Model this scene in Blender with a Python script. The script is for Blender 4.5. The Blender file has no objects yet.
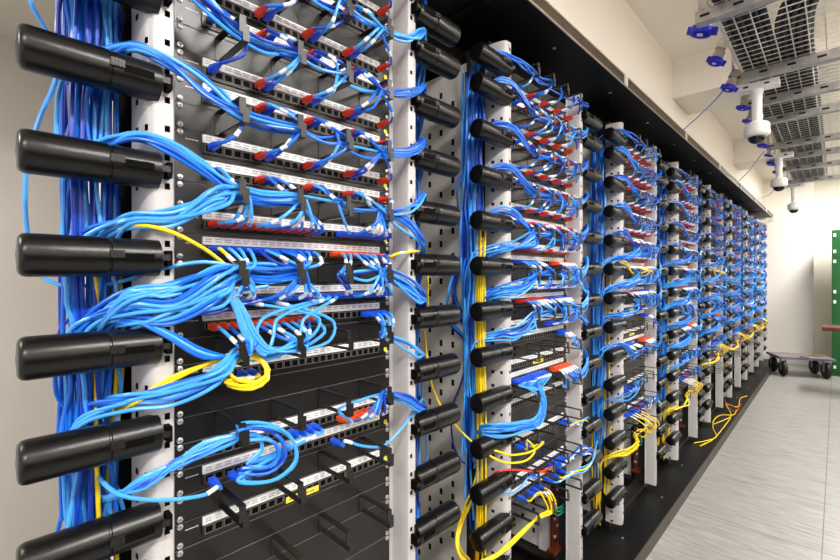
import bpy, math, random
import numpy as np
R = random.Random(11)
SC = bpy.context.scene
COL = SC.collection
# ------------------------------------------------------------------ camera and measuring frame
H = 1.305                       # lens height above the floor
ANG = math.radians(44.0)        # yaw from the aisle direction (+X) towards the racks (+Y)
F = 432.0                       # focal length in pixels of an 840 wide picture
HOR = 275.0
CA, SA = math.cos(ANG), math.sin(ANG)
def at(x, y, Y):
    """point of the plane Y = const seen at picture position x, y"""
    u = (x - 420) / F; v = (HOR - y) / F
    dx, dy = CA + u * SA, SA - u * CA
    t = Y / dy
    return (dx * t, Y, H + v * t)
cam = bpy.data.cameras.new('camera'); co = bpy.data.objects.new('camera', cam); COL.objects.link(co)
co.location = (0, 0, H); co.rotation_euler = (math.pi / 2, 0, ANG - math.pi / 2)
cam.sensor_width = 36; cam.lens = F / 840 * 36; cam.shift_y = -(280 - HOR) / 840
cam.clip_start = 0.02; cam.clip_end = 60
SC.camera = co

# ------------------------------------------------------------------ materials
def srgb(r, g, b):
    f = lambda c: c / 12.92 if c <= .04045 else ((c + .055) / 1.055) ** 2.4
    return (f(r / 255), f(g / 255), f(b / 255), 1)
def mat(name, rgb, rough=.5, metal=0.0, var=.08, scale=30, bump=0.0, spec=.5):
    m = bpy.data.materials.new(name); m.use_nodes = True
    n = m.node_tree; p = n.nodes['Principled BSDF']
    c = srgb(*rgb)
    tc = n.nodes.new('ShaderNodeTexCoord'); no = n.nodes.new('ShaderNodeTexNoise')
    no.inputs['Scale'].default_value = scale; no.inputs['Detail'].default_value = 4
    n.links.new(tc.outputs['Object'], no.inputs['Vector'])
    rp = n.nodes.new('ShaderNodeValToRGB')
    rp.color_ramp.elements[0].color = tuple(v * (1 - var) for v in c[:3]) + (1,)
    rp.color_ramp.elements[1].color = tuple(min(1, v * (1 + var)) for v in c[:3]) + (1,)
    rp.color_ramp.elements[0].position = .3; rp.color_ramp.elements[1].position = .7
    n.links.new(no.outputs['Fac'], rp.inputs['Fac']); n.links.new(rp.outputs['Color'], p.inputs['Base Color'])
    p.inputs['Roughness'].default_value = rough; p.inputs['Metallic'].default_value = metal
    p.inputs['Specular IOR Level'].default_value = spec
    if bump:
        b = n.nodes.new('ShaderNodeBump'); b.inputs['Strength'].default_value = bump; b.inputs['Distance'].default_value = .002
        n.links.new(no.outputs['Fac'], b.inputs['Height']); n.links.new(b.outputs['Normal'], p.inputs['Normal'])
    return m
M = dict(
    post=mat('pale_grey_powder_coat', (188, 185, 185), .35, .0, .03),
    plate=mat('white_steel_plate', (228, 224, 220), .4, .0, .04),
    black=mat('satin_black_panel', (15, 13, 12), .34, .0, .12, 12, 0, .62),
    spool=mat('black_ribbed_plastic', (9, 8, 8), .30, .0, .15, 90, .1, .38),
    slot=mat('black_hook_and_slot_shade', (2, 2, 2), .8, .0, .1, 30, 0, .1),
    clip=mat('dark_grey_plastic', (24, 23, 22), .4),
    ring=mat('black_coated_steel', (18, 17, 16), .36, .0, .1, 40, 0, .6),
    hole=mat('black_rail_and_hole_shade', (7, 7, 7), .8),  # colour of the black rails, also stands for shade inside holes
    canopy=mat('black_canopy_sheet', (5, 5, 5), .5, .0, .1, 6, 0, .25),
    plat=mat('black_platform_top', (6, 6, 6), .45, .0, .2, 8, 0, .25),
    edge=mat('brown_anodised_edge', (62, 55, 46), .45, .2, .15, 14),
    alu=mat('aluminium_profile', (176, 168, 155), .4, .4, .08, 14),
    alud=mat('bronze_grey_profile', (84, 73, 58), .42, .4, .12, 14),
    sleeve=mat('white_sleeve', (215, 218, 222), .5, 0, .03),
    white=mat('white_label_card', (238, 238, 238), .55, 0, .02),
    ink=mat('grey_print', (120, 120, 125), .7, 0, .05),
    wink=mat('white_print', (225, 225, 225), .6, 0, .02),
    port=mat('black_socket', (4, 4, 4), .6, 0, .1, 30, 0, .1),
    portf=mat('grey_socket_rim', (104, 100, 95), .45),
    screw=mat('zinc_screw', (225, 225, 225), .28, .75, .1, 200),
    yel=mat('yellow_cable', (246, 212, 24), .38, 0, .06),
    yst=mat('yellow_sticker', (236, 222, 62), .5, 0, .05),
    b0=mat('blue_cable', (24, 104, 214), .29, 0, .06),
    b1=mat('light_blue_cable', (68, 158, 238), .29, 0, .06),
    b2=mat('royal_blue_cable', (16, 58, 172), .29, 0, .06),
    bplug=mat('blue_plug_boot', (18, 84, 225), .4, 0, .06),
    rplug=mat('red_plug_boot', (214, 48, 24), .4, 0, .08),
    oplug=mat('orange_red_plug_boot', (240, 84, 34), .4, 0, .08),
    red=mat('red_cable', (222, 52, 26), .38, 0, .06),
    wcab=mat('white_cable', (226, 226, 224), .4, 0, .04),
    gcab=mat('green_cable', (20, 130, 96), .4, 0, .08),
    copper=mat('copper_bar', (120, 56, 30), .35, .7, .3, 12),
    wallw=mat('white_end_wall', (247, 241, 232), .8, 0, .02, 2),
    wall=mat('warm_white_wall', (228, 220, 208), .8, 0, .02, 2),
    wallb=mat('grey_beige_wall', (214, 207, 198), .8, 0, .02, 2),
    ceil=mat('off_white_ceiling', (232, 226, 216), .85, 0, .02, 2),
    galv=mat('galvanised_steel', (176, 172, 168), .4, .6, .2, 30),
    wire=mat('galvanised_wire', (222, 218, 210), .35, .5, .1, 40),
    blk=mat('black_cable', (22, 20, 18), .5, 0, .2),
    camw=mat('white_camera_shell', (236, 234, 230), .3, 0, .02),
    dome=mat('smoked_dome', (20, 18, 18), .08, 0, .05),
    sock=mat('grey_socket_body', (160, 152, 140), .45, 0, .08),
    cap=mat('deep_blue_cap', (24, 24, 190), .35, 0, .08),
    green=mat('green_locker', (4, 84, 30), .4, 0, .08, 6),
    deck=mat('worn_blue_deck', (100, 100, 132), .6, 0, .3, 14),
    deckt=mat('dusty_grey_deck', (128, 118, 116), .7, 0, .25, 10),
    rub=mat('black_rubber', (26, 24, 23), .6, 0, .15),
    rope=mat('brown_strap', (124, 92, 64), .8, 0, .2, 60),
    bar=mat('red_brown_wood', (92, 36, 22), .5, 0, .2, 20),
)
BLUES = ['b0', 'b1', 'b2']
def floor_mat():
    m = bpy.data.materials.new('grey_streaked_tile'); m.use_nodes = True
    n = m.node_tree; L = n.links.new; p = n.nodes['Principled BSDF']
    tc = n.nodes.new('ShaderNodeTexCoord')
    def noise(sx, sy, sc, det):
        mp = n.nodes.new('ShaderNodeMapping'); mp.inputs['Scale'].default_value = (sx, sy, 1)
        L(tc.outputs['Object'], mp.inputs['Vector'])
        t = n.nodes.new('ShaderNodeTexNoise'); t.inputs['Scale'].default_value = sc; t.inputs['Detail'].default_value = det
        t.inputs['Roughness'].default_value = .65
        L(mp.outputs['Vector'], t.inputs['Vector']); return t
    n1 = noise(26, 2.6, 2.2, 8); n2 = noise(17, 1.1, 2.0, 6)
    r1 = n.nodes.new('ShaderNodeValToRGB'); e = r1.color_ramp.elements
    e[0].position = .22; e[0].color = srgb(92, 88, 83); e[1].position = .72; e[1].color = srgb(166, 164, 160)
    k = e.new(.44); k.color = srgb(142, 140, 136)
    L(n1.outputs['Fac'], r1.inputs['Fac'])
    r2 = n.nodes.new('ShaderNodeValToRGB'); e = r2.color_ramp.elements
    e[0].position = .27; e[0].color = (.45, .44, .42, 1); e[1].position = .46; e[1].color = (1, 1, 1, 1)
    L(n2.outputs['Fac'], r2.inputs['Fac'])
    mx = n.nodes.new('ShaderNodeMixRGB'); mx.blend_type = 'MULTIPLY'; mx.inputs['Fac'].default_value = .8
    L(r1.outputs['Color'], mx.inputs['Color1']); L(r2.outputs['Color'], mx.inputs['Color2'])
    sp = n.nodes.new('ShaderNodeSeparateXYZ'); L(tc.outputs['Object'], sp.inputs['Vector'])
    def seam(out, off):
        a = n.nodes.new('ShaderNodeMath'); a.operation = 'ADD'; a.inputs[1].default_value = 60 - off; L(sp.outputs[out], a.inputs[0])
        b = n.nodes.new('ShaderNodeMath'); b.operation = 'MODULO'; b.inputs[1].default_value = .6; L(a.outputs[0], b.inputs[0])
        c = n.nodes.new('ShaderNodeMath'); c.operation = 'LESS_THAN'; c.inputs[1].default_value = .0045; L(b.outputs[0], c.inputs[0])
        return c
    s1, s2 = seam('X', 2.778), seam('Y', .049)
    mm = n.nodes.new('ShaderNodeMath'); mm.operation = 'MAXIMUM'; L(s1.outputs[0], mm.inputs[0]); L(s2.outputs[0], mm.inputs[1])
    m2 = n.nodes.new('ShaderNodeMixRGB'); L(mm.outputs[0], m2.inputs['Fac']); L(mx.outputs['Color'], m2.inputs['Color1'])
    m2.inputs['Color2'].default_value = srgb(96, 90, 82)
    L(m2.outputs['Color'], p.inputs['Base Color']); p.inputs['Roughness'].default_value = .38
    return m
M['floor'] = floor_mat()

# ------------------------------------------------------------------ mesh builder
class MB:
    def __init__(self): self.v = []; self.f = []; self.m = []; self.mats = []; self.s = []; self.n = 0
    def mi(self, k):
        if k not in self.mats: self.mats.append(k)
        return self.mats.index(k)
    def add(self, verts, faces, k, smooth=False):
        b = self.n; i = self.mi(k)
        self.v.append(np.asarray(verts, float).reshape(-1, 3)); self.n += len(self.v[-1])
        for f in faces: self.f.append([b + q for q in f])
        self.m += [i] * len(faces); self.s += [smooth] * len(faces)
        return self
    def box(self, lo, hi, k):
        x0, y0, z0 = lo; x1, y1, z1 = hi
        if x0 > x1: x0, x1 = x1, x0
        if y0 > y1: y0, y1 = y1, y0
        if z0 > z1: z0, z1 = z1, z0
        v = [(x0, y0, z0), (x1, y0, z0), (x1, y1, z0), (x0, y1, z0), (x0, y0, z1), (x1, y0, z1), (x1, y1, z1), (x0, y1, z1)]
        return self.add(v, [(0, 3, 2, 1), (4, 5, 6, 7), (0, 1, 5, 4), (1, 2, 6, 5), (2, 3, 7, 6), (3, 0, 4, 7)], k)
    def loft(self, secs, k, smooth=True, close=True):
        n = len(secs[0]); v = [p for s in secs for p in s]; f = []
        for i in range(len(secs) - 1):
            for j in range(n):
                a = i * n + j; b = i * n + (j + 1) % n
                f.append((a, b, b + n, a + n))
        if close:
            f.append(tuple(range(n - 1, -1, -1))); f.append(tuple((len(secs) - 1) * n + q for q in range(n)))
        return self.add(v, f, k, smooth)
    def lathe(self, prof, k, axis='z', o=(0, 0, 0), n=24, smooth=True):
        secs = []
        for r, h in prof:
            s = []
            for i in range(n):
                a = 2 * math.pi * i / n; c, d = r * math.cos(a), r * math.sin(a)
                p = {'z': (c, d, h), 'x': (h, c, d), 'y': (d, h, c)}[axis]
                s.append((p[0] + o[0], p[1] + o[1], p[2] + o[2]))
            secs.append(s)
        return self.loft(secs, k, smooth)
    def tube(self, path, r, k, n=7):
        P = np.asarray(path, float); T = np.gradient(P, axis=0); T /= np.linalg.norm(T, axis=1)[:, None] + 1e-9
        up = np.array([0, 0, 1.0]) if abs(T[0][2]) < .9 else np.array([0, 1.0, 0])
        N = np.zeros_like(P); a = np.cross(T[0], up); N[0] = a / np.linalg.norm(a)
        for i in range(1, len(P)):
            a = N[i - 1] - T[i] * np.dot(N[i - 1], T[i]); N[i] = a / (np.linalg.norm(a) + 1e-9)
        B = np.cross(T, N); th = np.arange(n) * 2 * math.pi / n
        V = P[:, None, :] + r * (np.cos(th)[None, :, None] * N[:, None, :] + np.sin(th)[None, :, None] * B[:, None, :])
        m = len(P); f = []
        for i in range(m - 1):
            for j in range(n):
                a = i * n + j; b = i * n + (j + 1) % n
                f.append((a, b, b + n, a + n))
        f.append(tuple(range(n - 1, -1, -1))); f.append(tuple((m - 1) * n + q for q in range(n)))
        return self.add(V.reshape(-1, 3), f, k, True)
    def mesh(self, name, o=(0, 0, 0)):
        me = bpy.data.meshes.new(name)
        v = np.concatenate(self.v) - np.array(o)
        me.from_pydata(v.tolist(), [], self.f)
        for k in self.mats: me.materials.append(M[k])
        me.polygons.foreach_set('material_index', self.m); me.polygons.foreach_set('use_smooth', self.s)
        me.update(); me.set_sharp_from_angle(angle=math.radians(38)); return me
def link(name, me, parent=None, loc=(0, 0, 0)):
    o = bpy.data.objects.new(name, me); COL.objects.link(o); o.location = loc
    if parent is not None: o.parent = parent
    return o
def tag(o, label, cat, group=None, kind=None):
    o['label'] = label; o['category'] = cat
    if group: o['group'] = group
    if kind: o['kind'] = kind
    return o
def empty(name, loc):
    o = bpy.data.objects.new(name, None); COL.objects.link(o); o.location = loc; o.empty_display_size = .1; return o
def struct(name, mb):
    o = link(name, mb.mesh(name)); o['kind'] = 'structure'; return o
def smooth_path(pts, step=.012):
    P = [np.asarray(p, float) for p in pts]
    P = [P[0] * 2 - P[1]] + P + [P[-1] * 2 - P[-2]]
    out = []
    for i in range(1, len(P) - 2):
        p0, p1, p2, p3 = P[i - 1:i + 3]
        t1 = max(np.linalg.norm(p1 - p0), 1e-4) ** .5; t2 = t1 + max(np.linalg.norm(p2 - p1), 1e-4) ** .5
        t3 = t2 + max(np.linalg.norm(p3 - p2), 1e-4) ** .5
        k = max(2, int(np.linalg.norm(p2 - p1) / step))
        for q in range(k):
            t = t1 + (t2 - t1) * q / k
            a1 = p0 * (t1 - t) / t1 + p1 * t / t1
            a2 = p1 * (t2 - t) / (t2 - t1) + p2 * (t - t1) / (t2 - t1)
            a3 = p2 * (t3 - t) / (t3 - t2) + p3 * (t - t2) / (t3 - t2)
            b1 = a1 * (t2 - t) / t2 + a2 * t / t2
            b2 = a2 * (t3 - t) / (t3 - t1) + a3 * (t - t1) / (t3 - t1)
            out.append(b1 * (t2 - t) / (t2 - t1) + b2 * (t - t1) / (t2 - t1))
    out.append(P[-2]); return np.array(out)

# ------------------------------------------------------------------ room
YP = .797                       # face of the rack mounted panels
U = .04445
def zb(i): return H + .426 - U * i          # height of the i-th unit boundary
PLAT = H - 1.236                # platform top
CEI = H + 1.44
XE = 8.35
m = MB(); m.add([(-2.6, -1.9, 0), (XE + .4, -1.9, 0), (XE + .4, 2.3, 0), (-2.6, 2.3, 0)], [(0, 1, 2, 3)], 'floor'); struct('floor', m)
m = MB().box((-2.6, -1.9, CEI), (XE + .4, .8, CEI + .1), 'ceil'); struct('ceiling', m)
m = MB().box((-2.6, .8, H + .875), (XE + .4, 2.3, CEI + .1), 'wall'); struct('wall_bulkhead', m)
m = MB().box((-2.6, 2.2, 0), (XE + .4, 2.3, H + .875), 'wallb'); struct('wall_back', m)
m = MB().box((-2.6, -1.9, 0), (XE + .4, -1.8, CEI), 'wall'); struct('wall_right', m)
m = MB().box((-2.6, -1.8, 0), (5.6, -1.72, 1.45), 'canopy'); struct('trim_added_dark', m)  # unseen dark dado, added to darken reflections in the lower panels
m = MB().box((XE, .245, 0), (XE + .5, .8, CEI), 'wallw').box((XE, .8, 0), (XE + .5, 2.2, H + .875), 'wallw'); struct('wall_end', m)
m = MB().box((XE + .3, -1.8, 0), (XE + .5, .245, CEI), 'wallw'); struct('wall_recess', m)
m = MB().box((3.28, -1.8, H + 1.189), (3.70, .8, CEI), 'ceil'); struct('trim_1', m)
m = MB().box((5.66, -1.8, H + 1.189), (6.06, .8, CEI), 'ceil'); struct('trim_2', m)
m = MB().box((XE - .012, .245, 0), (XE, 2.2, .1), 'wallb'); struct('baseboard_end', m)

# platform
rt = empty('equipment_platform', (4, 1.1, 0))
tag(rt, 'long low black platform with brown metal edging under the row of racks', 'platform')
o = (4, 1.1, 0)
link('platform_top', MB().box((-.3, .634, 0), (8.12, 1.62, PLAT), 'plat').mesh('platform_top', o), rt)
m = MB()
for i in range(9):
    x0 = -.3 + i * .94; x1 = min(x0 + .936, 8.14)
    m.box((x0, .63, .002), (x1, .634, PLAT + .002), 'edge')
link('edge_strip', m.mesh('edge_strip', o), rt)
for i in range(14):
    m = MB().lathe([(.0045, 0), (.004, .003), (.001, .004)], 'screw', 'z', (0, 0, 0), 10)
    b = link('bolt', m.mesh('bolt'), rt, (.5 + i * .54 - 4, .70 + .025 * (i % 2) - 1.1, PLAT))

# canopy
rt = empty('rack_canopy', (4, 1.1, H + .83)); o = (4, 1.1, H + .83)
tag(rt, 'black canopy running along above the tops of all the racks', 'canopy')
m = MB().box((.02, .674, H + .832), (8.05, 1.5, H + .872), 'canopy').box((.02, 1.0, H + .742), (8.05, 1.02, H + .835), 'canopy')  # second box: black sheet added to darken the gap above the racks
for i in range(9): m.box((.05 + i * 1.01, .76, H + .826), (.09 + i * 1.01, 1.6, H + .836), 'canopy')
link('underside', m.mesh('underside', o), rt)
m = MB().box((.02, .670, H + .836), (8.07, .674, H + .874), 'alud').box((.02, .668, H + .829), (8.07, .672, H + .836), 'alu')
m.box((.02, .667, H + .872), (8.07, .71, H + .877), 'alu')
link('edge_profile', m.mesh('edge_profile', o), rt)
for i in range(8):
    x = at(623, 80, .68)[0] + (i - 1) * 1.05
    link('joint_clip', MB().box((x - .016, .664, H + .830), (x + .016, .672, H + .876), 'white').mesh('joint_clip', o), rt)
for i in range(14):
    link('bolt', MB().lathe([(.006, 0), (.006, -.006), (.001, -.007)], 'screw', 'z', (0, 0, 0), 10).mesh('bolt'), rt, (.4 + i * .54 - 4, .745 - 1.1, .005))

# ------------------------------------------------------------------ shared rack meshes
PITCH = 1.012
X0S = [.234, 1.206, 2.214, 3.228, 4.23, 5.23, 6.23, 7.23]
RANKS = ['first', 'second', 'third', 'fourth', 'fifth', 'sixth', 'seventh', 'eighth']
ORD = ['zeroth', 'first', 'second', 'third', 'fourth', 'fifth', 'sixth', 'seventh', 'eighth', 'ninth', 'tenth', 'eleventh', 'twelfth',
       'thirteenth', 'fourteenth', 'fifteenth', 'sixteenth', 'seventeenth', 'eighteenth', 'nineteenth', 'twentieth', 'twenty-first',
       'twenty-second', 'twenty-third', 'twenty-fourth', 'twenty-fifth', 'twenty-sixth', 'twenty-seventh', 'twenty-eighth']
W = .4826
ZT, ZBOT = zb(-7), H - 1.206
def post_mesh(mirror):
    # profile (x', Y) of the folded post with the three columns of square holes
    prof = [(.002, .799), (-.013, .799), (-.0135, .750), (-.0160, .7465), (-.021, .7455), (-.0285, .7455), (-.038, .7465)]
    tags = [0, 0, 0, 0, 1, 0]
    nA = 8
    for i in range(1, nA + 1):
        a = math.pi / 2 * i / nA
        prof.append((-.038 - .018 * math.sin(a), .7465 + .060 * (1 - math.cos(a)))); tags.append(2 if i == 4 else (3 if i == 7 else 0))
    prof += [(-.056, .818)]; tags += [0]
    zs = [ZBOT]
    i = 36.5
    while i > -6.8:
        c = zb(i) ; zs += [c - .005, c + .005]; i -= .5
    zs.append(ZT)
    m = MB(); sx = -1 if mirror else 1
    V = [(sx * x, y, z) for z in zs for x, y in prof]; n = len(prof); f = []
    for r in range(len(zs) - 1):
        u = None
        if r % 2 == 1: u = 36.5 - .5 * ((r - 1) // 2)
        for c in range(n - 1):
            t = tags[c]
            if u is not None and t:
                if t in (1, 3) and abs(u % 1 - .5) < .01: continue
                if t == 2 and abs(u % 3 - 1.5) < .01: continue
            q = (r * n + c, r * n + c + 1, (r + 1) * n + c + 1, (r + 1) * n + c)
            f.append(q if not mirror else q[::-1])
    m.add(V, f, 'post')
    # black boxes put behind the holes as their shade, and the end caps
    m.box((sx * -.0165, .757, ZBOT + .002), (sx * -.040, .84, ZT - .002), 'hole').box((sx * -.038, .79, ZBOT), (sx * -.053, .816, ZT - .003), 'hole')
    me = m.mesh('post')
    return me
POSTL, POSTR = post_mesh(False), post_mesh(True)
SR = .0285
def spool_mesh(s):          # s=-1: points to -x from the post, origin at its base
    m = MB()
    h = lambda v: s * v
    p = [(.0005, 0), (SR - .003, 0), (SR - .0007, .001), (SR - .0007, .062), (SR - .002, .063), (SR - .002, .065), (SR, .066), (SR, .150), (SR - .0012, .155), (SR - .004, .158), (SR - .007, .159), (.0005, .1605)]
    m.lathe([(r, h(q)) for r, q in p], 'spool', 'x', n=32)
    return m.mesh('cable_spool')
SPL, SPR = spool_mesh(-1), spool_mesh(1)
def clip_mesh(s):
    m = MB(); h = lambda v: s * v
    y = -SR - .0005
    m.box((h(.012), y - .0003, -.005), (h(.049), y + .004, .005), 'slot')      # slot
    m.box((h(.049), y - .0025, -.002), (h(.066), y + .006, .009), 'clip')         # catch
    for q in range(4): m.box((h(.051 + q * .004), y - .0036, -.001), (h(.053 + q * .004), y, .008), 'clip')
    m.box((h(-.010), y + .003, -.004), (h(.016), y + .012, .005), 'clip')         # hook
    m.box((h(-.013), y + .004, -.012), (h(-.006), y + .026, .011), 'slot')
    return m.mesh('clip')
CLL, CLR = clip_mesh(-1), clip_mesh(1)
def side_plate_mesh():      # x = 0 plane, slots cut through as real holes
    m = MB(); ys = [.885]; cols = []
    for i in range(8):
        a = .965 + i * .055; ys += [a, a + .013]; cols.append(len(ys) - 2)
    ys.append(1.42); zs = [ZBOT + .01]
    z = ZBOT + .06
    while z < ZT - .06: zs += [z, z + .022]; z += .0445
    zs.append(ZT - .02)
    n = len(ys); V = [(0, y, z) for z in zs for y in ys]; f = []
    for r in range(len(zs) - 1):
        for c in range(n - 1):
            if c in cols and r % 2 == 1 and ((r // 2) + c // 2) % 3 != 1: continue
            f.append((r * n + c, r * n + c + 1, (r + 1) * n + c + 1, (r + 1) * n + c))
    m.add(V, f, 'plate')
    m.box((-.012, .884, ZBOT + .01), (.012, .887, ZT - .02), 'plate').box((-.012, .885, ZBOT + .01), (-.010, .940, ZT - .02), 'plate').box((-.012, 1.42, ZBOT + .01), (.012, 1.424, ZT - .02), 'plate')
    m.box((.010, .96, ZBOT + .02), (.012, 1.41, ZT - .03), 'hole')  # black backing added so the slots look shaded
    return m.mesh('side_plate')
SIDE = side_plate_mesh()
def panel_mb(units, dz=0):
    m = MB(); h = U * units
    m.box((.0005, 0, -h + .0006), (W - .0005, .004, -.0006), 'black')
    return m
SCREW = MB().lathe([(.0052, 0), (.0048, -.0022), (.003, -.0032), (.0005, -.0034)], 'screw', 'y', n=12).box((-.0028, -.0036, -.0005), (.0028, -.0028, .0005), 'ink').box((-.0005, -.0036, -.0028), (.0005, -.0028, .0028), 'ink').mesh('screw')
PX = [.0543 + .01663 * i for i in range(24)]
PZ = -.0265
def patch_panel_mesh():
    m = panel_mb(1)
    m.box((.043, -.0035, -.0365), (.447, 0, -.0175), 'black')
    m.box((.0, -.0012, -.0016), (W, 0, -.0006), 'portf')
    return m.mesh('patch_panel')
PANEL = patch_panel_mesh()
def strip_mesh():
    m = MB().box((.044, -.0048, -.0172), (.446, 0, -.0035), 'white')
    r = random.Random(3)
    for i in range(24):
        for ln in range(2):
            x = PX[i] - .006
            for q in range(4):
                w = r.uniform(.0012, .0028)
                m.box((x, -.0051, -.0082 - ln * .0042), (x + w, -.0048, -.0068 - ln * .0042), 'ink'); x += w + .0007
    return m.mesh('label_strip')
STRIP = strip_mesh()
def port_mb(x, m=None):
    m = m or MB()
    m.box((x - .0072, -.0052, PZ - .0072), (x + .0072, -.0034, PZ - .0058), 'portf').box((x - .0072, -.0052, PZ + .0058), (x + .0072, -.0034, PZ + .0068), 'portf')
    m.box((x - .0074, -.0052, PZ - .0072), (x - .0062, -.0034, PZ + .0068), 'portf').box((x + .0062, -.0052, PZ - .0072), (x + .0074, -.0034, PZ + .0068), 'portf')
    m.box((x - .0062, -.0040, PZ - .0058), (x + .0062, -.0034, PZ + .0058), 'port')
    return m
PORT = port_mb(0).mesh('port')
mm = MB()
for x in PX: port_mb(x, mm)
PORTROW = mm.mesh('port_row')
def marking_mesh():
    m = MB(); x = .003
    for w in (.004, .003, .005, .002, .004): m.box((x, -.0003, -.0165), (x + w, 0, -.0150), 'wink'); x += w + .0007
    return m.mesh('marking')
MARK = marking_mesh()
STICK = MB().lathe([(.0055, 0), (.0055, -.0006), (.0005, -.0007)], 'yst', 'y', n=14).mesh('sticker')
YLAB = MB().box((.0, -.0012, -.0035), (.075, 0, .0085), 'yst').box((.006, -.0014, .001), (.064, -.0012, .0035), 'ink').mesh('yellow_label')
RX = [.072, .178, .285, .394]
RD = .100
def ring_mesh():
    m = MB(); a = .0055
    m.box((-a - .001, -.0015, -.021), (a + .004, 0, .021), 'ring')
    m.box((-a, -RD, .0175), (a, 0, .0200), 'ring'); m.box((-a, -RD, -.007), (a, -RD + .0022, .0200), 'ring')
    m.box((-a + .006, -RD, -.0200), (a + .006, 0, -.0175), 'ring'); m.box((-a + .006, -RD, -.0200), (a + .006, -RD + .0022, .006), 'ring')
    return m.mesh('cable_ring')
RING = ring_mesh()
def manager_mesh():
    m = panel_mb(1); m.box((.0, -.0012, -.0016), (W, 0, -.0006), 'portf'); return m.mesh('cable_manager')
MANAGER = manager_mesh()
BLANKS = {n: panel_mb(n).box((0, -.0012, -.0016), (W, 0, -.0006), 'portf').mesh('blank_panel') for n in (1, 2, 3, 4)}
BASE = MB().box((-.05, .80, H - 1.232), (W + .055, .86, H - 1.206), 'clip').box((-.05, 1.36, H - 1.232), (W + .055, 1.42, H - 1.206), 'clip').box((-.05, .82, H - 1.225), (-.01, 1.4, H - 1.21), 'clip').box((W + .01, .82, H - 1.225), (W + .05, 1.4, H - 1.21), 'clip').mesh('base_frame')
RAIL = MB().box((-.068, .868, ZBOT), (-.030, .884, ZT), 'hole').box((W + .030, .868, ZBOT), (W + .058, .884, ZT), 'hole').mesh('inner_rail')
TOP = MB().box((-.06, .80, zb(-7)), (W + .06, 1.44, zb(-7) + .012), 'black').mesh('top_plate')
REARP = MB()
for x in (.0, W - .05):
    REARP.box((x, 1.30, ZBOT), (x + .05, 1.33, ZT), 'post')
    for i in range(30): REARP.box((x + .018, 1.298, ZBOT + .05 + i * .06), (x + .03, 1.3005, ZBOT + .068 + i * .06), 'hole')
REARP = REARP.mesh('rear_post')
BACKP = MB().box((-.05, 1.445, ZBOT), (W + .05, 1.455, ZT), 'canopy').mesh('added_rear_sheet')  # black sheet added to keep the view through the open rack dark

# what sits in each unit row
def layout(k):
    if k == 0:
        P = [-5, -4, -2, -1, 1, 2, 4, 5, 7, 8, 10, 11, 13, 16, 17, 19]; G = [-6, -3, 0, 3, 6, 9, 12, 15, 18, 21]; B = [(14, 1), (20, 1), (22, 2), (24, 3), (27, 4), (31, 4)]
    else:
        P = [-5, -4, -2, -1, 1, 2, 4, 5, 7, 8, 10, 11, 13, 14, 16, 17, 19, 22, 25, 26]; G = [-6, -3, 0, 3, 6, 9, 12, 15, 18, 21, 24, 27]; B = [(20, 1), (23, 1)]
    return P, G, B
SPOOLS = [-5] + list(range(-3, 34, 3))

def build_rack(k):
    X0 = X0S[k]; base = (X0 + .24, 1.1, PLAT); off = (-.24, -1.1, -PLAT)
    nm = RANKS[k]
    place = {0: 'and closest', 7: 'and farthest'}.get(k, 'along the row')
    rt = empty('network_rack', base)
    tag(rt, f'pale grey open network rack with black side spools, {nm} {place}', 'network rack', 'network racks on the black platform')
    link('post', POSTL, rt, off); link('post', POSTR, rt, (off[0] + W, off[1], off[2]))
    link('inner_rail', RAIL, rt, off)
    link('side_plate', SIDE, rt, (off[0] - .034, off[1], off[2]))
    link('side_plate', SIDE, rt, (off[0] + W + .045, off[1], off[2]))
    link('rear_post', REARP, rt, off); link('base_frame', BASE, rt, off); link('top_plate', TOP, rt, off); link('added_rear_sheet', BACKP, rt, off)
    for i in SPOOLS:
        if k == 0 and i > 24: continue
        z = zb(i)
        for s in (0, 1):
            p = (off[0] + (-.036 if s == 0 else W + .036), off[1] + .751, off[2] + z)
            sp = link('cable_spool', SPL if s == 0 else SPR, rt, p); link('clip', CLL if s == 0 else CLR, sp)
    P, G, B = layout(k)
    def screws(root, n, full):
        for x in (.0085, W - .0085):
            for z in ((-.0062, -.0382) if n == 1 else (-.0062, -n * U + .0062)):
                link('screw', SCREW, root, (x, 0, z))
    for q, u in enumerate(P):
        o = link('patch_bay', PANEL, None, (X0, YP, zb(u)))
        tag(o, f'black patch panel with white label strip, {ORD[q + 1]} patch panel down the {nm} rack', 'patch panel', 'patch panels in the racks')
        link('label_strip', STRIP, o)['label'] = 'white label strip'
        if k == 0:
            for x in PX: link('port', PORT, o, (x, 0, 0))
        else: link('port_row', PORTROW, o)
        link('marking', MARK, o, (.014, 0, 0))
        if k < 3: screws(o, 1, True)
        if k == 0: link('sticker', STICK, o, (W - .014, -.0002, -.030))['label'] = 'yellow round sticker'
        if (k, u) in ((0, 19), (1, 16)) or (k >= 2 and u in (13, 16, 17)): link('yellow_label', YLAB, o, (.200, -.006, -.034))['label'] = 'yellow label'
    for q, u in enumerate(G):
        o = link('cable_manager', MANAGER, None, (X0, YP, zb(u)))
        tag(o, f'black horizontal cable manager with four wire rings, {ORD[q + 1]} one down the {nm} rack', 'cable manager', 'cable managers in the racks')
        for x in RX: link('cable_ring', RING, o, (x, 0, -U / 2))
        if k < 3: screws(o, 1, True)
    for q, (u, n) in enumerate(B):
        o = link('blanking_cover', BLANKS[n], None, (X0, YP, zb(u)))
        tag(o, f'plain black blank panel, {ORD[q + 1]} blank down the {nm} rack', 'blank panel', 'blank panels in the racks')
        if k < 3: screws(o, n, True)
for k in range(8): build_rack(k)

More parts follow.
